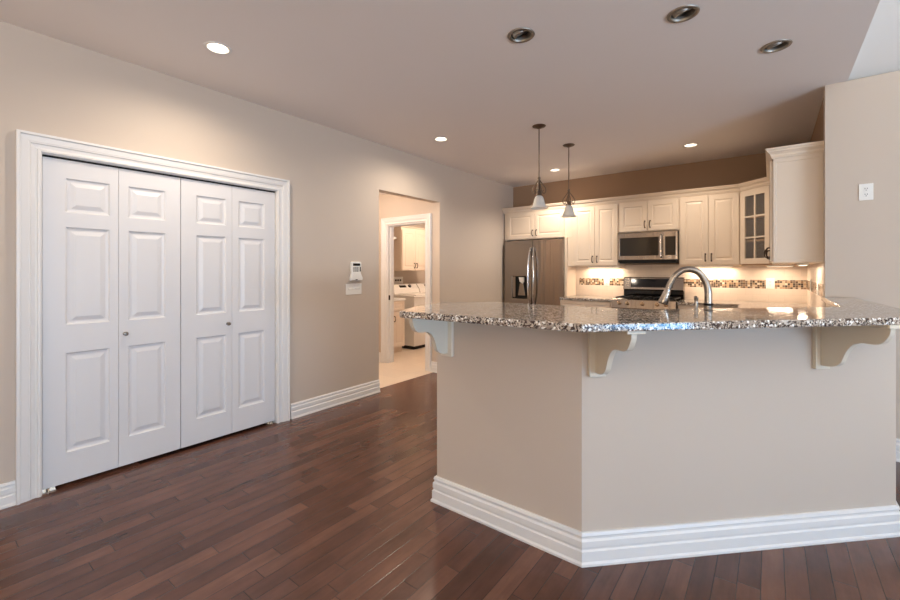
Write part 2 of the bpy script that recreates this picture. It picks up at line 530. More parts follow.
prism(bm, [(YO + 0.02, H + 0.002), (YM, ZM), (YR, H + 0.002)], EDGE - 0.05, EDGE, lambda u, v, h: (h, u, v))
tag(link('wall_gable', bm, M['wall']), 'gable above the edge of the flat ceiling', 'wall', kind='structure')

# ---- hall and laundry shell
DX0, DX1, DH = -4.50, -3.745, 2.04
bm = B()
box(bm, -5.72, -5.6, 2.6, HO1, 0, 2.5)                       # hall far wall
box(bm, -5.6, XI, 2.48, 2.6, 0, 2.5)                         # hall near wall
tag(link('wall_hall', bm, M['wall']), 'far and near walls of the small hall', 'wall', kind='structure')
bm = B()
box(bm, -5.72, DX0, HO1, HO1 + 0.12, 0, 2.5); box(bm, DX1, XI, HO1, HO1 + 0.12, 0, 2.5); box(bm, DX0, DX1, HO1, HO1 + 0.12, DH, 2.5)
tag(link('wall_laundry_front', bm, M['wall']), 'hall wall with the cased laundry doorway', 'wall', kind='structure')
bm = B()
box(bm, -5.72, -5.6, HO1 + 0.12, 7.3, 0, 2.5); box(bm, -5.6, XI, 7.2, 7.3, 0, 2.5)
tag(link('wall_laundry', bm, M['wall']), 'laundry room walls behind washer and cabinets', 'wall', kind='structure')
bm = B(); box(bm, -5.72, XI, 2.48, HO1, 2.5, 2.55); box(bm, -5.72, XI, HO1, 7.3, 2.5, 2.55)
tag(link('ceiling_hall', bm, M['ceil']), 'low ceiling of the hall and laundry', 'ceiling', kind='structure')

# ---- baseboards
def base_prof(h, t=0.02):
    return [(0, 0), (t + 0.006, 0), (t + 0.006, 0.07 * h), (t, 0.13 * h), (t, 0.44 * h), (t - 0.006, 0.48 * h), (t - 0.006, 0.52 * h), (t - 0.003, 0.56 * h),
            (t - 0.003, 0.74 * h), (t - 0.010, 0.80 * h), (t - 0.010, 0.85 * h), (t - 0.006, 0.90 * h), (t - 0.010, 0.985 * h), (t - 0.013, h), (0, h)]
def baseboard(name, path, label, h=0.138, closed=False):
    bm = B(); sweep(bm, path, base_prof(h))
    return tag(link(name, bm, M['trim']), label, 'baseboard', kind='structure')
baseboard('baseboard_left_near', [(XL, YR), (XL, CL0 - 0.105)], 'white baseboard left of the closet casing')
baseboard('baseboard_left_mid', [(XL, CL1 + 0.128), (XL, HO0)], 'white baseboard between closet and hall opening')
baseboard('baseboard_left_far', [(XL, HO1), (XL, 5.6)], 'white baseboard beyond the hall opening')
baseboard('baseboard_living', [(0.52, YO), (XR, YO)], 'white baseboard right of the peninsula', 0.16)
baseboard('baseboard_hall', [(DX1 + 0.1, HO1), (XL + 0.0, HO1)], 'short white baseboard beside the laundry doorway')
baseboard('baseboard_laundry_side', [(-5.6, HO1 - 0.002), (DX0 - 0.115, HO1)], 'hall baseboard left of the laundry doorway')

# ---- casings
def casing(name, u0, u1, ztop, f, label, wl=0.115, mat='trim'):
    w = wl
    prof = [(0, 0), (0, 0.013), (0.006, 0.018), (0.016, 0.018), (0.02, 0.012), (0.028, 0.010), (w * 0.42, 0.014), (w * 0.46, 0.020),
            (w * 0.5, 0.020), (w * 0.55, 0.022), (w * 0.84, 0.026), (w * 0.87, 0.034), (w, 0.034), (w, 0)]
    bm = B(); sweep(bm, [(u1, 0), (u1, ztop), (u0, ztop), (u0, 0)], prof, f)
    return tag(link(name, bm, M[mat]), label, 'door casing', kind='structure')
casing('trim_closet_casing', CL0 + 0.004, CL1 - 0.004, CLH - 0.004, lambda u, v, h: (XL + h, u, v), 'wide white moulded casing around the closet doors', 0.108)
casing('trim_laundry_casing', DX0, DX1, DH, lambda u, v, h: (u, HO1 - h, v), 'white casing around the laundry doorway', 0.1)
bm = B()                                                      # door jamb lining of the laundry
box(bm, DX0, DX0 + 0.015, HO1, HO1 + 0.12, 0, DH); box(bm, DX1 - 0.015, DX1, HO1, HO1 + 0.12, 0, DH); box(bm, DX0 + 0.015, DX1 - 0.015, HO1, HO1 + 0.12, DH - 0.015, DH)
box(bm, DX0 + 0.015, DX0 + 0.027, HO1 + 0.05, HO1 + 0.085, 0, DH - 0.015)
box(bm, DX0 + 0.015, DX1 - 0.015, HO1 + 0.05, HO1 + 0.085, DH - 0.027, DH - 0.015)
jl = tag(link('trim_laundry_jamb', bm, M['trim']), 'white jamb lining the laundry doorway', 'door jamb', kind='structure')
bm = B(); box(bm, DX0 + 0.015, DX0 + 0.0175, HO1 + 0.012, HO1 + 0.042, 0.93, 1.0)
link('strike_plate', bm, M['bronze'], jl, label='dark metal strike plate')
bm = B()                                                      # closet jamb + track
box(bm, XI, XL, CL0, CL0 + 0.008, 0, CLH); box(bm, XI, XL, CL1 - 0.008, CL1, 0, CLH); box(bm, XI, XL, CL0 + 0.008, CL1 - 0.008, CLH - 0.008, CLH)
jc = tag(link('trim_closet_jamb', bm, M['trim']), 'white jamb lining the closet opening', 'door jamb', kind='structure')
bm = B(); box(bm, XL - 0.055, XL - 0.02, CL0 + 0.01, CL1 - 0.01, CLH - 0.016, CLH - 0.008)
link('door_track', bm, M['dark'], jc, label='black bifold track')
for y0 in (CL0 + 0.01, CL1 - 0.075):
    bm = B(); box(bm, XL - 0.05, XL - 0.012, y0, y0 + 0.065, 0.0, 0.004); box(bm, XL - 0.05, XL - 0.045, y0, y0 + 0.065, 0.004, 0.02)
    tube(bm, [(XL - 0.03, y0 + 0.03, 0.003), (XL - 0.03, y0 + 0.03, 0.022)], 0.006)
    link('floor_pivot_bracket', bm, M['chrome'], jc, label='bright metal floor pivot')

# ---- closet bifold doors: each pair is one folding unit of two leaves
LW = (CL1 - CL0 - 0.02) / 4
def leaf_bm(w):
    bm = B(); h0, h1 = 0.024, CLH - 0.028
    x0, x1 = 0.0015, w - 0.0015
    s0, s1 = 0.285 * w, w - 0.20 * w
    return h0, h1, x0, x1
def closet_leaf(parent, ylo, yhi, s0, s1):
    # local x = world y, front faces +X : rotz=+90
    bm = B()
    z0, z1 = 0.024, CLH - 0.020
    holes = [(s0, s1, 0.215, 0.842), (s0, s1, 1.02, 1.637), (s0, s1, 1.73, 1.945)]
    prof = [(0, 0), (0.007, 0.009), (0.016, 0.011), (0.024, 0.011), (0.050, 0.002)]
    panel_door(bm, ylo, yhi, z0, z1, 0.0, 0.034, holes, prof)
    return link('door_leaf', bm, M['door'], parent, bevel=0.0012, seg=1)
def closet_knob(parent, y, z):
    bm = B(); lathe(bm, [(0.0, -0.034), (0.010, -0.033), (0.0145, -0.027), (0.0145, -0.022), (0.008, -0.015), (0.006, -0.010), (0.006, -0.003), (0.012, -0.001), (0.012, 0.0)], (y, 0, z), 20, 'Y')
    return link('knob', bm, M['nickel'], parent, smooth=True, label='round satin nickel knob')
y = CL0 + 0.010
for n_, lab in ((1, 'left pair of white folding closet doors with three raised panels'), (2, 'right pair of white folding closet doors with three raised panels')):
    r = empty('door_%d' % n_, (XL - 0.018, y, 0), R(90), lab, 'closet door', kind='structure')
    g = 0.002
    a = closet_leaf(r, g, LW - 0.0008, LW * 0.285, LW * 0.875)
    b = closet_leaf(r, LW + 0.0008, 2 * LW - g, LW + LW * 0.145, LW + LW * 0.735)
    if n_ == 1: closet_knob(b, LW + 0.035, 0.93)
    else: closet_knob(a, LW - 0.035, 0.93)
    y += 2 * LW

# ------------------------------------------------------------------ peninsula
PO = [(-1.566, 2.035), (-1.566, 1.915), (-0.697, 1.915), (0.515, 3.127), (0.515, YO)]
PI_ = [(XK, YO), (XK, 3.127), (-0.747, 2.035)]
bm = B(); prism(bm, PO + PI_, 0, BARB - 0.001)
tag(link('wall_island', bm, M['wall']), 'half-height greige wall wrapping the kitchen peninsula', 'half wall', kind='structure')
bm = B(); sweep(bm, PO, base_prof(0.148, 0.021))
tag(link('baseboard_island', bm, M['trim']), 'stepped white baseboard around the peninsula', 'baseboard', kind='structure')

bm = B()
bar = [(-1.455, 1.485), (-0.56, 1.532), (0.60, 2.752), (0.545, 3.16), (0.50, YO - 0.002), (0.31, YO - 0.002), (0.31, 3.16), (-0.55, 2.30), (-1.45, 2.30), (-1.64, 2.05), (-1.615, 1.80)]
prism(bm, bar, BARB, BAR)
tag(link('bar_countertop', bm, M['granite'], bevel=0.005, seg=3), 'raised speckled granite bar top running round the half wall', 'countertop')

# corbels
CP = [(0.318, 0.016), (0.316, 0.035), (0.306, 0.058), (0.288, 0.080), (0.262, 0.092), (0.230, 0.094), (0.196, 0.096), (0.165, 0.112), (0.141, 0.142), (0.127, 0.172), (0.113, 0.202), (0.086, 0.222), (0.05, 0.230), (0.022, 0.230)]
CP = catmull(CP, 4)
def corbel(x, y, ang, label):
    r = empty('corbel', (x, y, BARB - 0.26), ang, label, 'bracket', 'scrolled brackets under the bar top')
    t = 0.26
    bm = B(); box(bm, -0.04, 0.04, -0.022, -0.0005, 0.0, t - 0.016)
    link('back_plate', bm, M['corbel'], r, bevel=0.002)
    bm = B()
    prism(bm, [(0.022, 0.016)] + [(a, b * 1.04) for a, b in CP], -0.012, 0.012, lambda u, v, h: (h, -u, t - v))
    link('bracket_arm', bm, M['corbel'], r)
    bm = B(); box(bm, -0.039, 0.039, -0.335, -0.0005, t - 0.016, t - 0.0005)
    link('cap_plate', bm, M['corbel'], r, bevel=0.002)
    return r
corbel(-1.482, 1.915, 0, 'scrolled cream bracket at the far left end of the bar')
corbel(-0.649, 1.963, R(45), 'scrolled bracket just right of the peninsula corner')
corbel(0.192, 2.804, R(45), 'scrolled bracket under the right end of the bar')

# ------------------------------------------------------------------ kitchen worktops and base cabinets
sc = Vector((-0.34, 2.98)); d45 = Vector((0.7071, 0.7071)); n45 = Vector((-0.7071, 0.7071))
def s45(a, b): p = sc + d45 * a + n45 * b; return (p.x, p.y)
bm = B()
wt = [(-1.56, 2.037), (-0.748, 2.037), (XK - 0.002, 3.129), (XK - 0.002, YB - 0.014), (-0.902, YB - 0.014), (-0.902, 5.70), (-0.27, 5.70), (-0.27, 3.425), (-1.02, 2.675), (-1.56, 2.675)]
sink_hole = [s45(-0.36, -0.17), s45(0.36, -0.17), s45(0.36, 0.22), s45(-0.36, 0.22)]
fs = holed(bm, wt, [sink_hole], CT - 0.035)
ext = bmesh.ops.extrude_face_region(bm, geom=fs)
for v in [e for e in ext['geom'] if isinstance(e, bmesh.types.BMVert)]: v.co.z = CT
tag(link('worktop', bm, M['granite']), 'granite kitchen worktop right of the range and behind the bar', 'countertop')
bm = B(); box(bm, -2.400, -1.672, 5.70, YB - 0.014, CT - 0.035, CT)
tag(link('worktop', bm, M['granite'], bevel=0.003), 'short granite worktop between refrigerator and range', 'countertop')
# sink
r = empty('kitchen_sink', (sc.x, sc.y, CT - 0.24), R(45), 'stainless undermount sink behind the gooseneck faucet', 'sink')
bm = B()
prev = None
for (i, z) in ((-0.012, 0.204), (0.0, 0.204), (0.012, 0.02), (0.04, 0.0)):
    ring = [bm.verts.new(p) for p in ((-0.36 + i, -0.17 + i, z), (0.36 - i, -0.17 + i, z), (0.36 - i, 0.22 - i, z), (-0.36 + i, 0.22 - i, z))]
    if prev:
        for k in range(4): bm.faces.new((prev[k], prev[(k + 1) % 4], ring[(k + 1) % 4], ring[k]))
    prev = ring
bm.faces.new(prev)
link('basin', bm, M['steel'], r)
bm = B(); lathe(bm, [(0, 0.002), (0.035, 0.002), (0.042, 0.004), (0.042, 0.0)], (0, 0.02, 0), 24)
link('drain', bm, M['chrome'], r, smooth=True)

DOORPROF = [(0, 0), (0.003, 0.004), (0.010, 0.006), (0.016, 0.006), (0.034, 0.001)]
def pull(parent, x, z, y=-0.02, L=0.085, rot=0):
    bm = B(); h = L / 2
    pts = [(x, y, z - h), (x, y - 0.018, z - h * 0.93), (x, y - 0.027, z - h * 0.5), (x, y - 0.029, z), (x, y - 0.027, z + h * 0.5), (x, y - 0.018, z + h * 0.93), (x, y, z + h)]
    if rot: pts = [(x + (p[2] - z), p[1], z) for p in pts]
    tube(bm, catmull(pts, 3), 0.0055, 8)
    for s in (-1, 1):
        c = (x, y, z + s * h) if not rot else (x + s * h, y, z)
        lathe(bm, [(0, -0.003), (0.009, -0.003), (0.010, 0.0)], c, 12, 'Y')
    return link('handle', bm, M['bronze'], parent, smooth=True, label='dark bronze bow handle')

def cab_door(root, x0, x1, z0, z1, handle=None, mat='cab', name='door', hz=None):
    bm = B(); f = 0.058 if (x1 - x0) > 0.2 and (z1 - z0) > 0.2 else 0.035
    panel_door(bm, x0, x1, z0, z1, -0.020, 0.019, [(x0 + f, x1 - f, z0 + f, z1 - f)], DOORPROF)
    d = link(name, bm, M[mat], root, bevel=0.0015, seg=1)
    if handle == 'L': pull(d, x0 + 0.03, hz if hz else z0 + 0.085)
    if handle == 'R': pull(d, x1 - 0.03, hz if hz else z0 + 0.085)
    if handle == 'H': pull(d, (x0 + x1) / 2, (z0 + z1) / 2, rot=1)
    return d

def wall_cabinet(x, y, z, w, h, d, rz, label, ndoors=2, name='wall_cabinet', mat='cab', cat='cabinet', group='cream wall cabinets', rstile=0.012, lstile=0.012, hz=None):
    r = empty(name, (x, y, z), rz, label, cat, group)
    bm = B(); box(bm, 0.0005, w - 0.0005, 0, d, 0, h)
    link('body', bm, M[mat], r, bevel=0.001, seg=1)
    dw = (w - lstile - rstile - 0.004 * (ndoors - 1)) / ndoors
    for k in range(ndoors):
        a = lstile + k * (dw + 0.004)
        hd = ('R' if k == 0 else 'L') if ndoors == 2 else 'R'
        cab_door(r, a, a + dw, 0.012, h - 0.042 if name != 'laundry_cabinet' else h - 0.04, hd, mat, hz=hz)
    return r
UB, UT = 1.43, 2.33
YF = 6.02
FD = YB - YF - 0.002
wall_cabinet(-3.48, YF, 1.862, 1.02 + 0.135, UT - 1.862, FD, 0, 'short cream double-door cabinet above the refrigerator', rstile=0.13, lstile=0.06)
wall_cabinet(-2.325, YF, UB, 0.655, UT - UB, FD, 0, 'tall cream double-door wall cabinet between refrigerator and microwave')
wall_cabinet(-1.67, YF, 1.885, 0.74, UT - 1.885, FD, 0, 'short cream double-door cabinet directly above the microwave')
wall_cabinet(-0.93, YF, UB, 0.645, UT - UB, FD, 0, 'tall cream double-door wall cabinet right of the microwave')
# diagonal corner cabinet with glass door
a0 = Vector((-0.283, YF)); a1 = Vector((0.013, YF - 0.296)); dl = (a1 - a0).length
r = empty('corner_cabinet', (a0.x, a0.y, UB), R(-45), 'angled corner wall cabinet with a six-pane glass door', 'cabinet', 'cream wall cabinets')
hh = UT - UB
def loc45(px, py):
    v = Vector((px, py)) - a0; c, s = math.cos(R(45)), math.sin(R(45)); return (v.x * c - v.y * s, v.x * s + v.y * c)
bm = B()
outer = [loc45(*p) for p in [(a0.x, a0.y), (a1.x, a1.y), (XK - 0.002, a1.y), (XK - 0.002, YB - 0.002), (a0.x, YB - 0.002)]]
prism(bm, outer, 0, 0.02); prism(bm, outer, hh - 0.02, hh)
for p, q in zip(outer[1:], outer[2:] + outer[:1]):
    dv = Vector((q[0] - p[0], q[1] - p[1])); L_ = dv.length; an = math.atan2(dv.y, dv.x)
    box(bm, 0, L_, 0, 0.012, 0.02, hh - 0.02, Matrix.Translation((p[0], p[1], 0)) @ Matrix.Rotation(an, 4, 'Z'))
link('interior_lining', bm, M['shelf'], r, label='brown wood interior')
bm = B(); box(bm, 0.0, dl, 0, 0.012, hh - 0.045, hh); box(bm, 0, 0.022, 0, 0.018, 0, hh); box(bm, dl - 0.022, dl, 0, 0.018, 0, hh)
link('body', bm, M['cab'], r)
for z in (0.27, 0.54):
    bm = B(); prism(bm, [(0.03, 0.03), (dl - 0.03, 0.03), (dl - 0.03, 0.22), (dl / 2, 0.36), (0.03, 0.22)], z, z + 0.018)
    link('shelf', bm, M['shelf'], r)
bm = B(); panel_door(bm, 0.016, dl - 0.016, 0.012, hh - 0.042, -0.020, 0.019, [(0.080, dl - 0.075, 0.075, hh - 0.105)], [], fill=False)
gx0, gx1, gz0, gz1 = 0.080, dl - 0.075, 0.075, hh - 0.105
box(bm, (gx0 + gx1) / 2 - 0.009, (gx0 + gx1) / 2 + 0.009, -0.018, -0.004, gz0, gz1)
for k in (1, 2):
    z = gz0 + (gz1 - gz0) * k / 3
    box(bm, gx0, gx1, -0.0175, -0.0045, z - 0.009, z + 0.009)
gd = link('door', bm, M['cab'], r)
bm = B(); box(bm, gx0, gx1, -0.010, -0.007, gz0, gz1)
link('glass_pane', bm, M['pane'], gd)
pull(gd, dl - 0.045, 0.12)
# run on the right wall, seen from its end
wall_cabinet(0.015, YF - 0.298, UB, 0.635, UT - UB, XK - 0.017, R(-90), 'cream wall cabinet on the side wall next to the glass corner cabinet')
ec = wall_cabinet(0.015, YF - 0.298 - 0.637, UB, 0.635, UT - UB, XK - 0.017, R(-90), 'end wall cabinet showing its big plain side panel toward the room')
bm = B(); panel_door(bm, 0.002, 0.322, 0.0, UT - UB - 0.02, 0, 0.004, [(0.022, 0.318, 0.02, UT - UB - 0.06)], [(0, 0), (0.004, 0.003)])
ep = link('end_panel', bm, M['cab'], ec); ep.location = (0.6395, 0, 0); ep.rotation_euler = (0, 0, R(90))
YEND = YF - 0.298 - 0.637 - 0.635
crown = [(0, 0), (0.008, 0.0), (0.012, 0.012), (0.018, 0.018), (0.022, 0.035), (0.040, 0.052), (0.050, 0.058), (0.052, 0.068), (0.062, 0.074), (0.068, 0.088), (0.0, 0.088)]
crown = [(a * 0.70 + 0.001, b * 0.95 + 2.302) for a, b in crown]
bm = B(); sweep(bm, [(XL + 0.002, YF - 0.001), (a0.x, YF - 0.001), (a1.x - 0.0, a1.y), (a1.x, YEND - 0.007), (XK - 0.002, YEND - 0.007)], crown)
tag(link('crown_moulding', bm, M['cab']), 'stepped cream crown moulding along the tops of the wall cabinets', 'moulding')

def base_cabinet(x, y, w, d, rz, label, ndoors=2, drawer=True, group='kitchen base cabinets', h=0.948, hollow=False):
    r = empty('base_cabinet', (x, y, 0), rz, label, 'cabinet', group)
    bm = B()
    if hollow:
        box(bm, 0.0005, 0.018, 0, d, 0.1, h); box(bm, w - 0.018, w - 0.0005, 0, d, 0.1, h)
        box(bm, 0.018, w - 0.018, 0, d, 0.1, 0.118); box(bm, 0.018, w - 0.018, 0, 0.018, 0.118, h); box(bm, 0.018, w - 0.018, d - 0.01, d, 0.118, h)
    else: box(bm, 0.0005, w - 0.0005, 0, d, 0.1, h)
    link('body', bm, M['cab'], r)
    bm = B(); box(bm, 0.0005, w - 0.0005, 0.06, d, 0, 0.1); link('toe_kick', bm, M['cab'], r)
    dw = (w - 0.024 - 0.004 * (ndoors - 1)) / ndoors
    for k in range(ndoors):
        a = 0.012 + k * (dw + 0.004)
        zt = 0.76 if drawer else h - 0.02
        cab_door(r, a, a + dw, 0.115, zt, ('R' if k == 0 and ndoors > 1 else 'L'), hz=zt - 0.09)
        if drawer: cab_door(r, a, a + dw, 0.77, h - 0.012, 'H', name='drawer')
    return r
base_cabinet(-2.400, 5.73, 0.725, YB - 5.745, 0, 'cream base cabinet between refrigerator and range', 2)
base_cabinet(-0.90, 5.73, 0.63, YB - 5.745, 0, 'cream base cabinet right of the range', 2)
base_cabinet(-0.24, 5.72, 1.15, XK + 0.225, R(-90), 'cream side base cabinet near the range corner', 2)
base_cabinet(-0.24, 4.565, 1.0, XK + 0.225, R(-90), 'cream side base cabinet near the bar', 2)
p = s45(0.40, 0.24)
base_cabinet(p[0], p[1], 0.82, 0.60, R(225), 'cream sink base cabinet behind the bar', 2, hollow=True)
base_cabinet(-1.03, 2.65, 0.52, 0.60, R(180), 'cream base cabinet at the left end of the peninsula', 1)

# ---- backsplash
for nm, (x0, x1, y0, y1) in (('wall_backsplash', (-2.401, XK - 0.001, YB - 0.011, YB - 0.0005)), ('wall_backsplash_side', (XK - 0.011, XK - 0.0005, YO + 0.125, YB - 0.011))):
    r = empty(nm, (0, 0, 0), 0, 'beige tile backsplash with a mosaic band ' + ('behind the range' if nm == 'wall_backsplash' else 'on the side wall'), 'backsplash', kind='structure')
    bm = B()
    box(bm, x0, x1, y0, y1, CT, 1.148); box(bm, x0, x1, y0, y1, 1.252, UB + 0.02)
    if nm[-4:] != 'side': box(bm, x0, x0 + 0.055, y0, y1, 1.148, 1.252)
    link('field_tile', bm, M['tile'], r)
    e = 0.002
    xm = x0 if nm[-4:] == 'side' else x0 + 0.055
    bm = B(); box(bm, xm, x1, y0, y1, 1.148, 1.252)
    link('mosaic_band', bm, M['mosaic'], r, label='brown and cream glass mosaic band')
bm = B(); box(bm, XK - 0.0005, XK + 0.0, 3.14, YO, CT, BARB - 0.001); bm.free()
bm = B(); box(bm, XK - 0.009, XK - 0.0005, 3.14, YO - 0.001, CT, BARB - 0.001)
tag(link('wall_bar_tile', bm, M['tile']), 'beige tile on the kitchen side of the bar half wall', 'backsplash', kind='structure')

# ------------------------------------------------------------------ outlets and switches
def duplex(x, y, z, rz, label, w=0.075, h=0.12, group='wall outlets'):
    r = empty('wall_outlet', (x, y, z), rz, label, 'outlet', group)
    bm = B(); box(bm, -w / 2, w / 2, -0.006, 0, -h / 2, h / 2)
    link('cover_plate', bm, M['plastic'], r, bevel=0.002)
    for s in (-1, 1):
        bm = B(); lathe(bm, [(0, -0.0085), (0.016, -0.0085), (0.017, -0.006), (0.017, -0.005)], (0, 0, s * 0.021), 20, 'Y')
        q = link('receptacle', bm, M['plastic'], r)
        bm = B()
        for dx in (-0.006, 0.006): box(bm, dx - 0.0016, dx + 0.0016, -0.0092, -0.0084, s * 0.021 - 0.001, s * 0.021 + 0.008)
        box(bm, -0.0025, 0.0025, -0.0092, -0.0084, s * 0.021 - 0.011, s * 0.021 - 0.006)
        link('slots', bm, M['slot'], q)
    return r
duplex(0.559, YO - 0.0005, 1.945, 0, 'lone white outlet high on the greige wall right of the kitchen', 0.078, 0.122)
duplex(-1.93, YB - 0.0115, 1.20, 0, 'outlet in the mosaic band left of the range', 0.078, 0.118)
duplex(-0.005, YB - 0.0115, 1.21, 0, 'outlet in the mosaic band right of the faucet', 0.085, 0.125)
duplex(XK - 0.0115, 5.75, 1.21, R(-90), 'outlet on the tiled side wall nearer the back corner', 0.085, 0.125)
duplex(XK - 0.0115, 4.95, 1.21, R(-90), 'outlet on the tiled side wall nearer the bar', 0.085, 0.125)

r = empty('switch_plate', (XL + 0.0005, 2.89, 1.17), R(90), 'wide white four-switch plate below the alarm keypad', 'light switch')
bm = B(); box(bm, -0.105, 0.105, -0.006, 0, -0.058, 0.058); link('cover_plate', bm, M['plastic'], r, bevel=0.002)
for k in range(4):
    x = -0.069 + 0.046 * k
    bm = B(); box(bm, x - 0.004, x + 0.004, -0.016, -0.005, -0.002, 0.012, Matrix.Identity(4)); box(bm, x - 0.006, x + 0.006, -0.0072, -0.005, -0.013, 0.013)
    link('toggle', bm, M['plastic'] if k % 2 else M['plastic'], r, bevel=0.001)
r = empty('alarm_keypad', (XL + 0.0005, 2.905, 1.26), R(90), 'small white alarm keypad with dark display on the left wall', 'keypad')
bm = B(); prism(bm, [(-0.075, 0.0), (0.085, 0.0), (0.085, 0.03), (0.06, 0.085), (0.07, 0.12), (0.07, 0.19), (0.055, 0.2), (-0.05, 0.2), (-0.065, 0.185), (-0.065, 0.12), (-0.058, 0.085), (-0.075, 0.03)], -0.028, 0, lambda u, v, h: (u, h, v))
link('housing', bm, M['plastic'], r, bevel=0.005)
bm = B(); box(bm, -0.045, 0.05, -0.0295, -0.027, 0.155, 0.18); link('display', bm, M['glassblack'], r, label='dark display')
for i in range(3):
    for j in range(4):
        bm = B(); x = -0.034 + 0.026 * i if i < 3 else 0; z = 0.098 + 0.0135 * j
        box(bm, x - 0.008, x + 0.008, -0.031, -0.0275, z - 0.004, z + 0.004)
        link('key', bm, M['slot'] if i != 9 else None, r, bevel=0.001, seg=1, label='grey key')
bm = B(); box(bm, 0.045, 0.057, -0.031, -0.0275, 0.095, 0.145); link('function_keys', bm, M['slot'], r)
bm = B(); prism(bm, [(-0.07, 0.003), (0.08, 0.003), (0.08, 0.03), (0.055, 0.078), (-0.052, 0.078), (-0.07, 0.03)], -0.036, -0.0275, lambda u, v, h: (u, h, v)); link('flip_cover', bm, M['plastic'], r, bevel=0.003)
bm = B(); box(bm, -0.018, 0.008, -0.0375, -0.0355, 0.004, 0.012); link('latch', bm, M['dark'], r)

# ------------------------------------------------------------------ refrigerator
FX0, FX1, FY = -3.445, -2.442, 5.95
r = empty('refrigerator', (FX0, FY, 0), 0, 'stainless french-door refrigerator with ice and water dispenser', 'refrigerator')
FW, FH = FX1 - FX0, 1.843
bm = B(); box(bm, 0.004, FW - 0.004, 0.075, 0.80, 0.0, FH - 0.02); link('body', bm, M['slot'], r, bevel=0.004, label='dark grey cabinet sides')
seam = 0.497
def curved_door(x0, x1, z0, z1, name, parent, hole=None):
    bm = B()
    xs = [x0 + (x1 - x0) * k / 12 for k in range(13)]
    def f(x): 
        t = (x - x0) / (x1 - x0); return 0.012 * (2 * t - 1) ** 2 + (0.01 if t in (0, 1) else 0)
    pts = [(x, f(x)) for x in xs] + [(x1, 0.07), (x0, 0.07)]
    if hole is None:
        prism(bm, pts, z0, z1)
    return link(name, bm, M['steel'], parent, bevel=0.002, smooth=True)
# left door around the dispenser recess
dx0, dx1, dz0, dz1 = 0.133, 0.417, 0.91, 1.29
bm = B(); panel_door(bm, 0.002, seam - 0.003, 0.66, FH, 0.0, 0.07, [(dx0, dx1, dz0, dz1)], [(0, 0), (0.004, 0.004), (0.012, 0.004), (0.014, 0.045)])
ld = link('door', bm, M['steel'], r, bevel=0.005)
bm = B(); box(bm, dx0 + 0.014, dx1 - 0.014, 0.030, 0.047, dz0 + 0.014, dz1 - 0.014); link('dispenser_recess', bm, M['dark'], ld, label='dark dispenser recess')
bm = B(); box(bm, dx0 + 0.02, dx0 + 0.065, 0.004, 0.03, dz0 + 0.02, dz1 - 0.02); link('control_strip', bm, M['steel'], ld)
bm = B(); prism(bm, [(0.255, dz1 - 0.03), (0.345, dz1 - 0.03), (0.345, dz1 - 0.1), (0.32, dz1 - 0.13), (0.27, dz1 - 0.1)], 0.006, 0.03, lambda u, v, h: (u, h, v)); link('dispenser_spout', bm, M['plastic'], ld, bevel=0.004)
bm = B(); prism(bm, [(0.27, dz1 - 0.12), (0.33, dz1 - 0.12), (0.365, dz0 + 0.06), (0.235, dz0 + 0.06)], 0.018, 0.026, lambda u, v, h: (u, h, v)); link('dispenser_paddle', bm, M['steel'], ld, bevel=0.003)
bm = B(); box(bm, dx0 + 0.016, dx1 - 0.016, 0.002, 0.03, dz0 + 0.014, dz0 + 0.03); link('drip_tray', bm, M['dark'], ld)
bm = B(); panel_door(bm, seam + 0.003, FW - 0.002, 0.66, FH, 0.0, 0.07, [], []); rd = link('door', bm, M['steel'], r, bevel=0.005)
bm = B(); panel_door(bm, 0.002, FW - 0.002, 0.04, 0.65, 0.0, 0.07, [], []); fdw = link('freezer_drawer', bm, M['steel'], r, bevel=0.005)
def bow(parent, x, z0, z1, lean):
    bm = B(); pts = []
    for k in range(17):
        t = k / 16; z = z0 + (z1 - z0) * t; b = math.sin(math.pi * t)
        pts.append((x + lean * (1 - b) * 0.018 * -1, -0.012 - 0.055 * min(1, b * 1.6), z))
    pts = [(pts[0][0], 0.0, z0)] + pts + [(pts[-1][0], 0.0, z1)]
    tube(bm, pts, 0.0135, 12)
    return link('handle', bm, M['chrome'], parent, smooth=True)
bow(ld, seam - 0.045, 0.80, 1.72, -1); bow(rd, seam + 0.05, 0.80, 1.72, 1)
bm = B(); tube(bm, [(0.08, 0, 0.56), (0.08, -0.05, 0.56), (FW - 0.08, -0.05, 0.56), (FW - 0.08, 0, 0.56)], 0.0125, 12); link('handle', bm, M['chrome'], fdw, smooth=True)
for x in (0.03, FW - 0.09):
    bm = B(); box(bm, x, x + 0.06, 0.03, 0.12, FH - 0.015, FH + 0.012); link('hinge_cover', bm, M['slot'], r, bevel=0.003)
# tall panel between refrigerator and cabinet
bm = B(); box(bm, -2.438, -2.4025, 5.98, YB - 0.001, 0, 1.861); box(bm, -2.4025, -2.3255, YF + 0.001, YB - 0.001, UB, 1.861)
tag(link('refrigerator_side_panel', bm, M['cab'], bevel=0.001), 'narrow cream panel standing right of the refrigerator', 'panel')

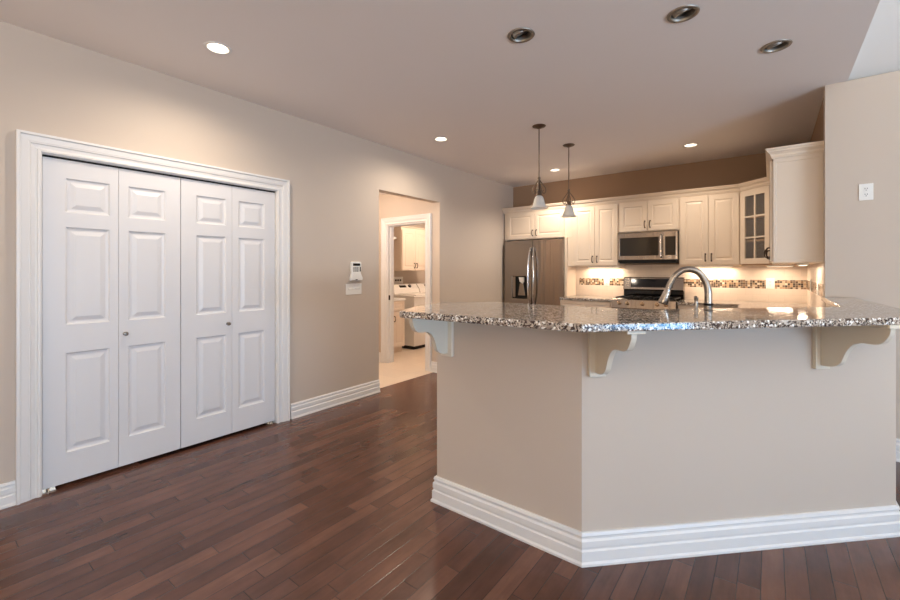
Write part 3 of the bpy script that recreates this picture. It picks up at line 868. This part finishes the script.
# ------------------------------------------------------------------ microwave
r = empty('microwave', (-1.666, 5.94, 1.478), 0, 'stainless over-range microwave with black glass door', 'microwave')
W_, H_ = 0.732, 0.395
bm = B(); box(bm, 0.0, W_, 0.03, YB - 5.94 - 0.013, 0.0, H_); link('body', bm, M['slot'], r, bevel=0.002)
bm = B(); panel_door(bm, 0.0, 0.565, 0.03, H_ - 0.002, 0.0, 0.03, [(0.03, 0.515, 0.085, H_ - 0.07)], [(0, 0), (0.004, 0.004)])
md = link('door', bm, M['steel'], r, bevel=0.003)
bm = B(); box(bm, 0.035, 0.51, -0.001, 0.006, 0.09, H_ - 0.075); link('window', bm, M['glassblack'], md, label='black glass window')
bm = B(); tube(bm, [(0.545, 0.0, 0.06), (0.545, -0.035, 0.075), (0.545, -0.045, 0.2), (0.545, -0.035, 0.335), (0.545, 0.0, 0.35)], 0.011, 12); link('handle', bm, M['chrome'], md, smooth=True)
bm = B(); panel_door(bm, 0.568, W_, 0.03, H_ - 0.002, 0.0, 0.03, [(0.59, 0.71, 0.085, H_ - 0.07)], [(0, 0), (0.002, 0.002)])
mp = link('control_panel', bm, M['steel'], r, bevel=0.003)
bm = B(); box(bm, 0.592, 0.708, -0.001, 0.004, 0.087, H_ - 0.072); link('touch_pad', bm, M['glassblack'], mp)
bm = B(); box(bm, 0.02, W_ - 0.02, 0.02, 0.3, -0.014, 0.028); link('vent_grille', bm, M['dark'], r, label='dark underside vent')

# ------------------------------------------------------------------ range
r = empty('range', (-1.664, 5.66, 0), 0, 'stainless gas range with black cooktop and five knobs', 'range')
W_ = 0.756
bm = B(); box(bm, 0.002, W_ - 0.002, 0.03, YB - 5.66 - 0.014, 0.03, 0.975); link('body', bm, M['slot'], r)
bm = B(); box(bm, 0.0, W_, 0.0, 0.56, 0.975, 0.988); link('cooktop', bm, M['glassblack'], r, bevel=0.003, label='black cooktop')
bm = B(); prism(bm, [(-0.01, 0.87), (-0.015, 0.885), (0.0, 0.99), (0.03, 1.0), (0.06, 1.0), (0.06, 0.87)], 0.0, W_, lambda u, v, h: (h, u, v)); cp = link('control_fascia', bm, M['steel'], r, bevel=0.002)
for x in (0.10, 0.20, 0.378, 0.55, 0.65):
    bm = B(); lathe(bm, [(0, -0.045), (0.017, -0.044), (0.020, -0.030), (0.021, -0.012), (0.026, -0.010), (0.026, 0.0)], (x, -0.006, 0.948), 20, 'Y'); link('knob', bm, M['knobgold'], cp, smooth=True, label='bright round knob')
bm = B(); panel_door(bm, 0.004, W_ - 0.004, 0.22, 0.865, -0.01, 0.035, [(0.12, W_ - 0.12, 0.36, 0.7)], [(0, 0), (0.003, 0.003)]); od = link('oven_door', bm, M['steel'], r, bevel=0.003)
bm = B(); box(bm, 0.125, W_ - 0.125, -0.012, -0.006, 0.365, 0.695); link('oven_window', bm, M['glassblack'], od)
bm = B(); tube(bm, [(0.06, -0.01, 0.78), (0.06, -0.06, 0.78), (W_ - 0.06, -0.06, 0.78), (W_ - 0.06, -0.01, 0.78)], 0.012, 12); link('handle', bm, M['chrome'], od, smooth=True)
bm = B(); box(bm, 0.004, W_ - 0.004, -0.005, 0.03, 0.04, 0.21); link('drawer', bm, M['steel'], r, bevel=0.003)
bm = B(); box(bm, 0.0, W_, 0.585, 0.665, 0.988, 1.095); link('backguard_base', bm, M['glassblack'], r, bevel=0.002, label='black lower splash panel')
bm = B(); prism(bm, [(0.575, 1.092), (0.555, 1.105), (0.580, 1.265), (0.60, 1.275), (0.665, 1.275), (0.665, 1.092)], 0.0, W_, lambda u, v, h: (h, u, v)); bk = link('backguard', bm, M['steel'], r, bevel=0.003)
bm = B(); prism(bm, [(0.5565, 1.135), (0.5755, 1.252), (0.60, 1.252), (0.60, 1.135)], 0.10, W_ - 0.13, lambda u, v, h: (h, u, v)); link('display', bm, M['glassblack'], bk, label='black control display')
for gx in (0.03, 0.27, 0.51):
    bm = B(); g0, g1 = gx, gx + 0.22
    for y in (0.10, 0.30, 0.50): box(bm, g0, g1, y - 0.006, y + 0.006, 1.006, 1.020)
    for x in (g0 + 0.006, (g0 + g1) / 2, g1 - 0.006): box(bm, x - 0.006, x + 0.006, 0.08, 0.52, 1.006, 1.020)
    for x in (g0 + 0.006, g1 - 0.006):
        for y in (0.10, 0.50): box(bm, x - 0.006, x + 0.006, y - 0.006, y + 0.006, 0.988, 1.007)
    link('burner_grate', bm, M['dark'], r, label='black cast burner grate')
    for y in (0.2, 0.4):
        bm = B(); lathe(bm, [(0, 0.018), (0.035, 0.016), (0.04, 0.008), (0.05, 0.0)], ((g0 + g1) / 2, y, 0.988), 20); link('burner', bm, M['dark'], r, smooth=True)

# ------------------------------------------------------------------ faucet
fx, fy = -0.27, 2.662
r = empty('kitchen_faucet', (fx, fy, CT + 0.0005), 0, 'tall brushed nickel gooseneck faucet behind the bar', 'faucet')
dv = Vector((-0.97, -0.215)).normalized()
prof = catmull([(0, 0.03), (0, 0.12), (0, 0.21), (0.001, 0.265), (0.012, 0.315), (0.040, 0.362), (0.080, 0.383), (0.122, 0.378), (0.158, 0.348), (0.183, 0.305), (0.196, 0.268)], 5)
bm = B()
pts = [(dv.x * q, dv.y * q, z) for q, z in prof]
rad = [0.0200 - 0.005 * k / (len(pts) - 1) for k in range(len(pts))]
tube(bm, pts, rad, 16); link('gooseneck', bm, M['nickel'], r, smooth=True)
e = Vector(pts[-1]); tdir = (Vector(pts[-1]) - Vector(pts[-2])).normalized()
bm = B(); tube(bm, [e - tdir * 0.004, e + tdir * 0.01, e + tdir * 0.014, e + tdir * 0.03, e + tdir * 0.072, e + tdir * 0.08], [0.016, 0.017, 0.019, 0.0195, 0.027, 0.025], 18); link('spray_head', bm, M['nickel'], r, smooth=True)
bm = B(); tube(bm, [e + tdir * 0.08, e + tdir * 0.083], 0.023, 16); link('nozzle', bm, M['dark'], r, smooth=True)
bm = B(); lathe(bm, [(0, 0), (0.030, 0), (0.030, 0.008), (0.027, 0.018), (0.023, 0.035), (0.021, 0.04)], (0, 0, 0), 24); link('base', bm, M['nickel'], r, smooth=True)
bm = B(); lathe(bm, [(0.0195, 0.186), (0.0235, 0.188), (0.0235, 0.196), (0.0195, 0.198)], (0, 0, 0), 20); link('collar', bm, M['dark'], r, smooth=True, label='dark collar ring')
bm = B(); tube(bm, [(0.015, 0.015, 0.09), (0.035, 0.035, 0.10), (0.06, 0.055, 0.14)], [0.011, 0.010, 0.006], 12); link('lever', bm, M['nickel'], r, smooth=True)
r = empty('soap_dispenser', (fx - 0.052, fy - 0.040, CT + 0.0005), 0, 'slim nickel soap dispenser left of the gooseneck faucet', 'soap dispenser')
bm = B(); lathe(bm, [(0, 0), (0.018, 0), (0.018, 0.006), (0.012, 0.02), (0.009, 0.06), (0.011, 0.11), (0.0075, 0.16), (0.009, 0.205), (0.008, 0.212), (0, 0.213)], (0, 0, 0), 20); link('pump_body', bm, M['nickel'], r, smooth=True)
bm = B(); tube(bm, [(0, 0, 0.211), (0, 0, 0.224), (-0.004, 0.008, 0.232), (-0.01, 0.03, 0.230), (-0.011, 0.036, 0.224)], [0.008, 0.0115, 0.008, 0.0055, 0.0045], 12); link('nozzle', bm, M['nickel'], r, smooth=True)

# ------------------------------------------------------------------ pendants
def pendant(x, y, label):
    r = empty('pendant_light', (x, y, H), 0, label, 'pendant lamp', 'pendant lamps over the peninsula')
    bm = B(); lathe(bm, [(0, -0.026), (0.02, -0.025), (0.028, -0.018), (0.058, -0.010), (0.066, -0.002), (0.066, 0.0)], (0, 0, 0), 28); link('canopy', bm, M['pewter'], r, smooth=True)
    bm = B(); tube(bm, [(0, 0, -0.02), (0, 0, -0.66)], 0.0055, 10); link('rod', bm, M['pewter'], r, smooth=True)
    bm = B(); lathe(bm, [(0, -0.50), (0.008, -0.502), (0.016, -0.515), (0.010, -0.53), (0.014, -0.545), (0.006, -0.56)], (0, 0, 0), 16); link('finial', bm, M['pewter'], r, smooth=True)
    for k in range(4):
        a = R(20 + 90 * k); c, s = math.cos(a), math.sin(a)
        pr = catmull([(0.006, -0.53), (0.016, -0.55), (0.040, -0.585), (0.060, -0.615), (0.066, -0.645), (0.054, -0.668), (0.036, -0.662), (0.034, -0.645), (0.046, -0.636)], 4)
        bm = B(); tube(bm, [(q * c, q * s, z) for q, z in pr], 0.0052, 8); link('scroll_arm', bm, M['pewter'], r, smooth=True)
        pr = catmull([(0.012, -0.54), (0.010, -0.57), (0.020, -0.60), (0.030, -0.63), (0.026, -0.665), (0.016, -0.68)], 4)
        a += R(45); c, s = math.cos(a), math.sin(a)
        bm = B(); tube(bm, [(q * c, q * s, z) for q, z in pr], 0.0042, 8); link('inner_scroll', bm, M['pewter'], r, smooth=True)
    bm = B(); lathe(bm, [(0, -0.64), (0.020, -0.642), (0.024, -0.66), (0.030, -0.685), (0.0, -0.687)], (0, 0, 0), 20); link('socket_cap', bm, M['pewter'], r, smooth=True)
    bm = B(); lathe(bm, [(0.024, -0.690), (0.038, -0.702), (0.049, -0.730), (0.055, -0.760), (0.066, -0.792), (0.086, -0.815), (0.083, -0.817), (0.063, -0.792), (0.052, -0.760), (0.046, -0.730), (0.035, -0.704), (0.021, -0.693)], (0, 0, 0), 32); link('glass_shade', bm, M['frost'], r, smooth=True, label='frosted white bell shade')
    return r
pendant(-1.82, 3.82, 'nearer scrolled pendant with frosted bell shade, hanging left')
pendant(-1.825, 4.60, 'farther scrolled pendant with frosted bell shade, hanging right')

# ------------------------------------------------------------------ recessed lamps
SPOT = 42
def downlight(x, y, label, lit):
    r = empty('recessed_light' if lit else 'recessed_spotlight', (x, y, H), 0, label, 'ceiling lamp', 'lit recessed ceiling lamps' if lit else 'unlit recessed spotlights over the bar')
    bm = B(); lathe(bm, [(0.082, -0.001), (0.080, -0.005), (0.070, -0.007), (0.062, -0.004), (RC - 0.001, 0.0), (RC - 0.001, 0.004)] if lit else [(0.082, -0.001), (0.079, -0.006), (0.070, -0.009), (0.062, -0.006), (0.060, 0.0), (RC - 0.003, 0.004)], (0, 0, 0), 40)
    link('trim_ring', bm, M['trim'] if lit else M['satin'], r, smooth=True)
    bm = B(); lathe(bm, [(RC - 0.0005, 0.0), (0.056, 0.03), (0.054, 0.09), (0, 0.09)], (0, 0, 0), 40)
    link('can', bm, M['trim'] if lit else M['can'], r, smooth=True)
    if lit:
        bm = B(); lathe(bm, [(0, 0.006), (0.03, 0.008), (0.052, 0.018), (0.053, 0.024), (0, 0.026)], (0, 0, 0), 32); link('lamp_lens', bm, M['lamp'], r, smooth=True)
        d = bpy.data.lights.new('lamp', 'SPOT'); d.energy = SPOT * {-2.822: 1.3, -2.844: 1.3, -2.43: 2.2}.get(x, 0.95); d.color = (1.0, 0.85, 0.68); d.spot_size = R(168) if y < 5 else R(140); d.spot_blend = 0.8; d.shadow_soft_size = 0.05
        l = bpy.data.objects.new('lamp_light', d); COL.objects.link(l); l.parent = r; l.location = (0, 0, -0.012)
    else:
        T = Matrix.Rotation(R(24), 4, 'X') @ Matrix.Rotation(R(-14), 4, 'Y')
        bm = B(); lathe(bm, [(0.036, -0.004), (0.044, 0.0), (0.050, 0.016), (0.045, 0.05)], (0, 0, 0.004), 36, 'Z', T); link('eyeball', bm, M['satin'], r, smooth=True)
        bm = B(); lathe(bm, [(0, 0.004), (0.02, 0.003), (0.034, 0.006), (0.036, 0.010), (0.03, 0.04), (0, 0.05)], (0, 0, 0.004), 32, 'Z', T); link('bulb', bm, M['lens'], r, smooth=True, label='unlit reflector bulb')
    return r
for (x, y), lab in zip(LIT, ['lit recessed lamp in front of the closet doors, largest in view', 'lit recessed lamp near the hall opening', 'lit recessed lamp behind the pendants near the refrigerator', 'lit recessed lamp near the kitchen right corner']):
    downlight(x, y, lab, True)
for (x, y), lab in zip(UNLIT, ['unlit silver spotlight left of the other two over the bar', 'unlit silver spotlight in the middle over the bar, nearest the photo top', 'unlit silver spotlight rightmost near the vaulted ceiling edge']):
    downlight(x, y, lab, False)

# ------------------------------------------------------------------ under-cabinet lights
UC = 4.0
def under(x, y, w, rz, label, p=UC):
    r = empty('under_cabinet_light', (x, y, UB), rz, label, 'cabinet light', 'strip lights under the wall cabinets')
    bm = B(); box(bm, -w / 2, w / 2, -0.03, 0.03, -0.020, -0.0005); link('housing', bm, M['plastic'], r, bevel=0.002)
    bm = B(); box(bm, -w / 2 + 0.01, w / 2 - 0.01, -0.022, 0.022, -0.023, -0.0205); link('light_lens', bm, M['strip'], r)
    l = area_light('strip_lamp', (0, 0, -0.027), (0, 0, 0), w, 0.05, p, (1.0, 0.80, 0.60)); l.parent = r
under(-1.95, YB - 0.10, 0.45, 0, 'lit strip light under the cabinet left of the microwave')
under(-0.60, YB - 0.10, 0.45, 0, 'lit strip light under the cabinet right of the microwave')
under(0.08, 6.1, 0.30, R(-45), 'lit strip light under the glass corner cabinet', 2.6)
under(XK - 0.12, 4.85, 0.45, R(-90), 'lit strip light under the end wall cabinet', 2.6)

# ------------------------------------------------------------------ hall + laundry contents
def ceiling_globe(x, y, z, label, p):
    r = empty('flush_ceiling_light', (x, y, z), 0, label, 'ceiling lamp')
    bm = B(); lathe(bm, [(0, -0.03), (0.14, -0.028), (0.15, -0.02), (0.15, 0)], (0, 0, 0), 32); link('base_ring', bm, M['nickel'], r, smooth=True)
    bm = B(); lathe(bm, [(0.135, -0.028), (0.12, -0.07), (0.07, -0.10), (0, -0.11)], (0, 0, 0), 32); link('glass_bowl', bm, M['lamp'], r, smooth=True)
    d = bpy.data.lights.new('bulb', 'POINT'); d.energy = p; d.color = (1.0, 0.79, 0.62); d.shadow_soft_size = 0.12
    l = bpy.data.objects.new('bulb_light', d); COL.objects.link(l); l.parent = r; l.location = (0, 0, -0.25)
ceiling_globe(-4.35, 3.35, 2.5, 'warm flush ceiling lamp in the hall', 30)
ceiling_globe(-4.3, 5.7, 2.5, 'warm flush ceiling lamp in the laundry', 38)

lc = wall_cabinet(-5.22, 5.37, 1.36, 0.72, 0.78, 0.378, R(90), 'cream double-door wall cabinet above the washer in the laundry', name='laundry_cabinet', group='laundry cabinets', hz=0.10)
bm = B(); sweep(bm, [(-0.002, 0.376), (-0.002, 0.0), (0.722, 0.0)], [(0, 0.781), (0.025, 0.79), (0.03, 0.805), (0, 0.805)]); link('crown', bm, M['cab'], lc)
lr = empty('laundry_base_cabinet', (-4.93, 4.49, 0), R(90), 'cream base cabinet with counter beside the washer', 'cabinet', 'laundry cabinets')
bm = B(); box(bm, 0.0, 0.655, 0, 0.665, 0.09, 0.865); link('body', bm, M['cab'], lr)
bm = B(); box(bm, 0.0, 0.655, 0.05, 0.665, 0.0, 0.09); link('toe_kick', bm, M['cab'], lr)
bm = B(); box(bm, -0.01, 0.665, -0.025, 0.668, 0.865, 0.90); link('counter', bm, M['plastic'], lr, bevel=0.003, label='pale counter')
for a, b, hd in ((0.01, 0.37, None), (0.376, 0.648, 'L')):
    cab_door(lr, a, b, 0.10, 0.68, hd, hz=0.57); cab_door(lr, a, b, 0.70, 0.855, None, name='drawer')

def laundry_machine(name, y, label, top):
    r = empty(name, (-4.87, y, 0), R(90), label, 'appliance', 'laundry machines')
    W = 0.68
    bm = B(); box(bm, 0.005, W - 0.005, 0.0, 0.66, 0.055, 0.915); link('body', bm, M['appliance'], r, bevel=0.012)
    bm = B(); box(bm, 0.02, W - 0.02, 0.03, 0.63, 0.0, 0.055); link('plinth', bm, M['dark'], r, label='dark base gap')
    bm = B(); prism(bm, [(-0.012, 0.90), (-0.012, 0.915), (0.0, 0.925), (0.5, 0.945), (0.5, 0.90)], 0.0, W, lambda u, v, h: (h, u, v)); t = link('top_deck', bm, M['appliance'], r, bevel=0.004)
    bm = B(); prism(bm, [(0.02, 0.93), (0.06, 0.945), (0.44, 0.955), (0.48, 0.945)], 0.09, W - 0.09, lambda u, v, h: (h, u, v)); link('lid', bm, M['appliance'], t, bevel=0.004)
    bm = B(); prism(bm, [(0.47, 0.94), (0.50, 1.03), (0.57, 1.11), (0.62, 1.12), (0.66, 1.10), (0.66, 0.90), (0.47, 0.90)], 0.0, W, lambda u, v, h: (h, u, v)); c = link('console', bm, M['appliance'], r, bevel=0.01)
    n = Vector((0, -0.08, 0.07)).normalized()
    def onc(u, w, h):   # point on console slope
        return (u, 0.505 + 0.065 * w - 0.75 * h, 1.035 + 0.075 * w + 0.66 * h)
    bm = B(); prism(bm, [(0.19, 0.25), (0.36, 0.25), (0.36, 0.75), (0.19, 0.75)], 0.001, 0.006, onc); link('display', bm, M['glassblack'], c)
    q = Vector(onc(0.46, 0.5, 0.0)); MM = Matrix.Rotation(R(49), 4, 'X')
    bm = B(); lathe(bm, [(0.034, 0.0), (0.030, 0.02), (0, 0.022)], tuple(q), 24, 'Z', MM); link('dial', bm, M['slot'], c, smooth=True, label='grey dial')
    return r
laundry_machine('washing_machine', 5.33, 'white top-load washer seen through the laundry doorway', 1)
laundry_machine('clothes_dryer', 6.03, 'white dryer just beyond the washer', 1)
# shelf on the laundry wall and the washer box
r = empty('wall_shelf', (-5.598, 4.50, 1.93), R(90), 'small white shelf beside the laundry wall cabinet', 'shelf')
bm = B(); box(bm, 0.0, 0.86, -0.28, 0.0, 0.0, 0.04); link('shelf_board', bm, M['plastic'], r, bevel=0.001)
for x in (0.1, 0.8):
    bm = B(); prism(bm, [(0, 0), (-0.24, 0), (-0.22, -0.025), (-0.02, -0.15), (0, -0.16)], x - 0.008, x + 0.008, lambda u, v, h: (h, u, v)); link('shelf_bracket', bm, M['plastic'], r)
r = empty('washer_supply_box', (-5.598, 5.52, 1.12), R(90), 'white wall box with dark taps behind the washer', 'supply box')
bm = B(); panel_door(bm, 0, 0.28, 0, 0.13, -0.012, 0.0115, [(0.03, 0.25, 0.03, 0.10)], [(0, 0), (0.002, 0.006)]); link('frame', bm, M['plastic'], r)
for x in (0.08, 0.14, 0.20):
    bm = B(); lathe(bm, [(0, -0.03), (0.016, -0.028), (0.018, -0.02), (0.008, -0.015), (0.008, -0.006)], (x, 0, 0.065), 14, 'Y'); link('tap', bm, M['bronze'], r, smooth=True)
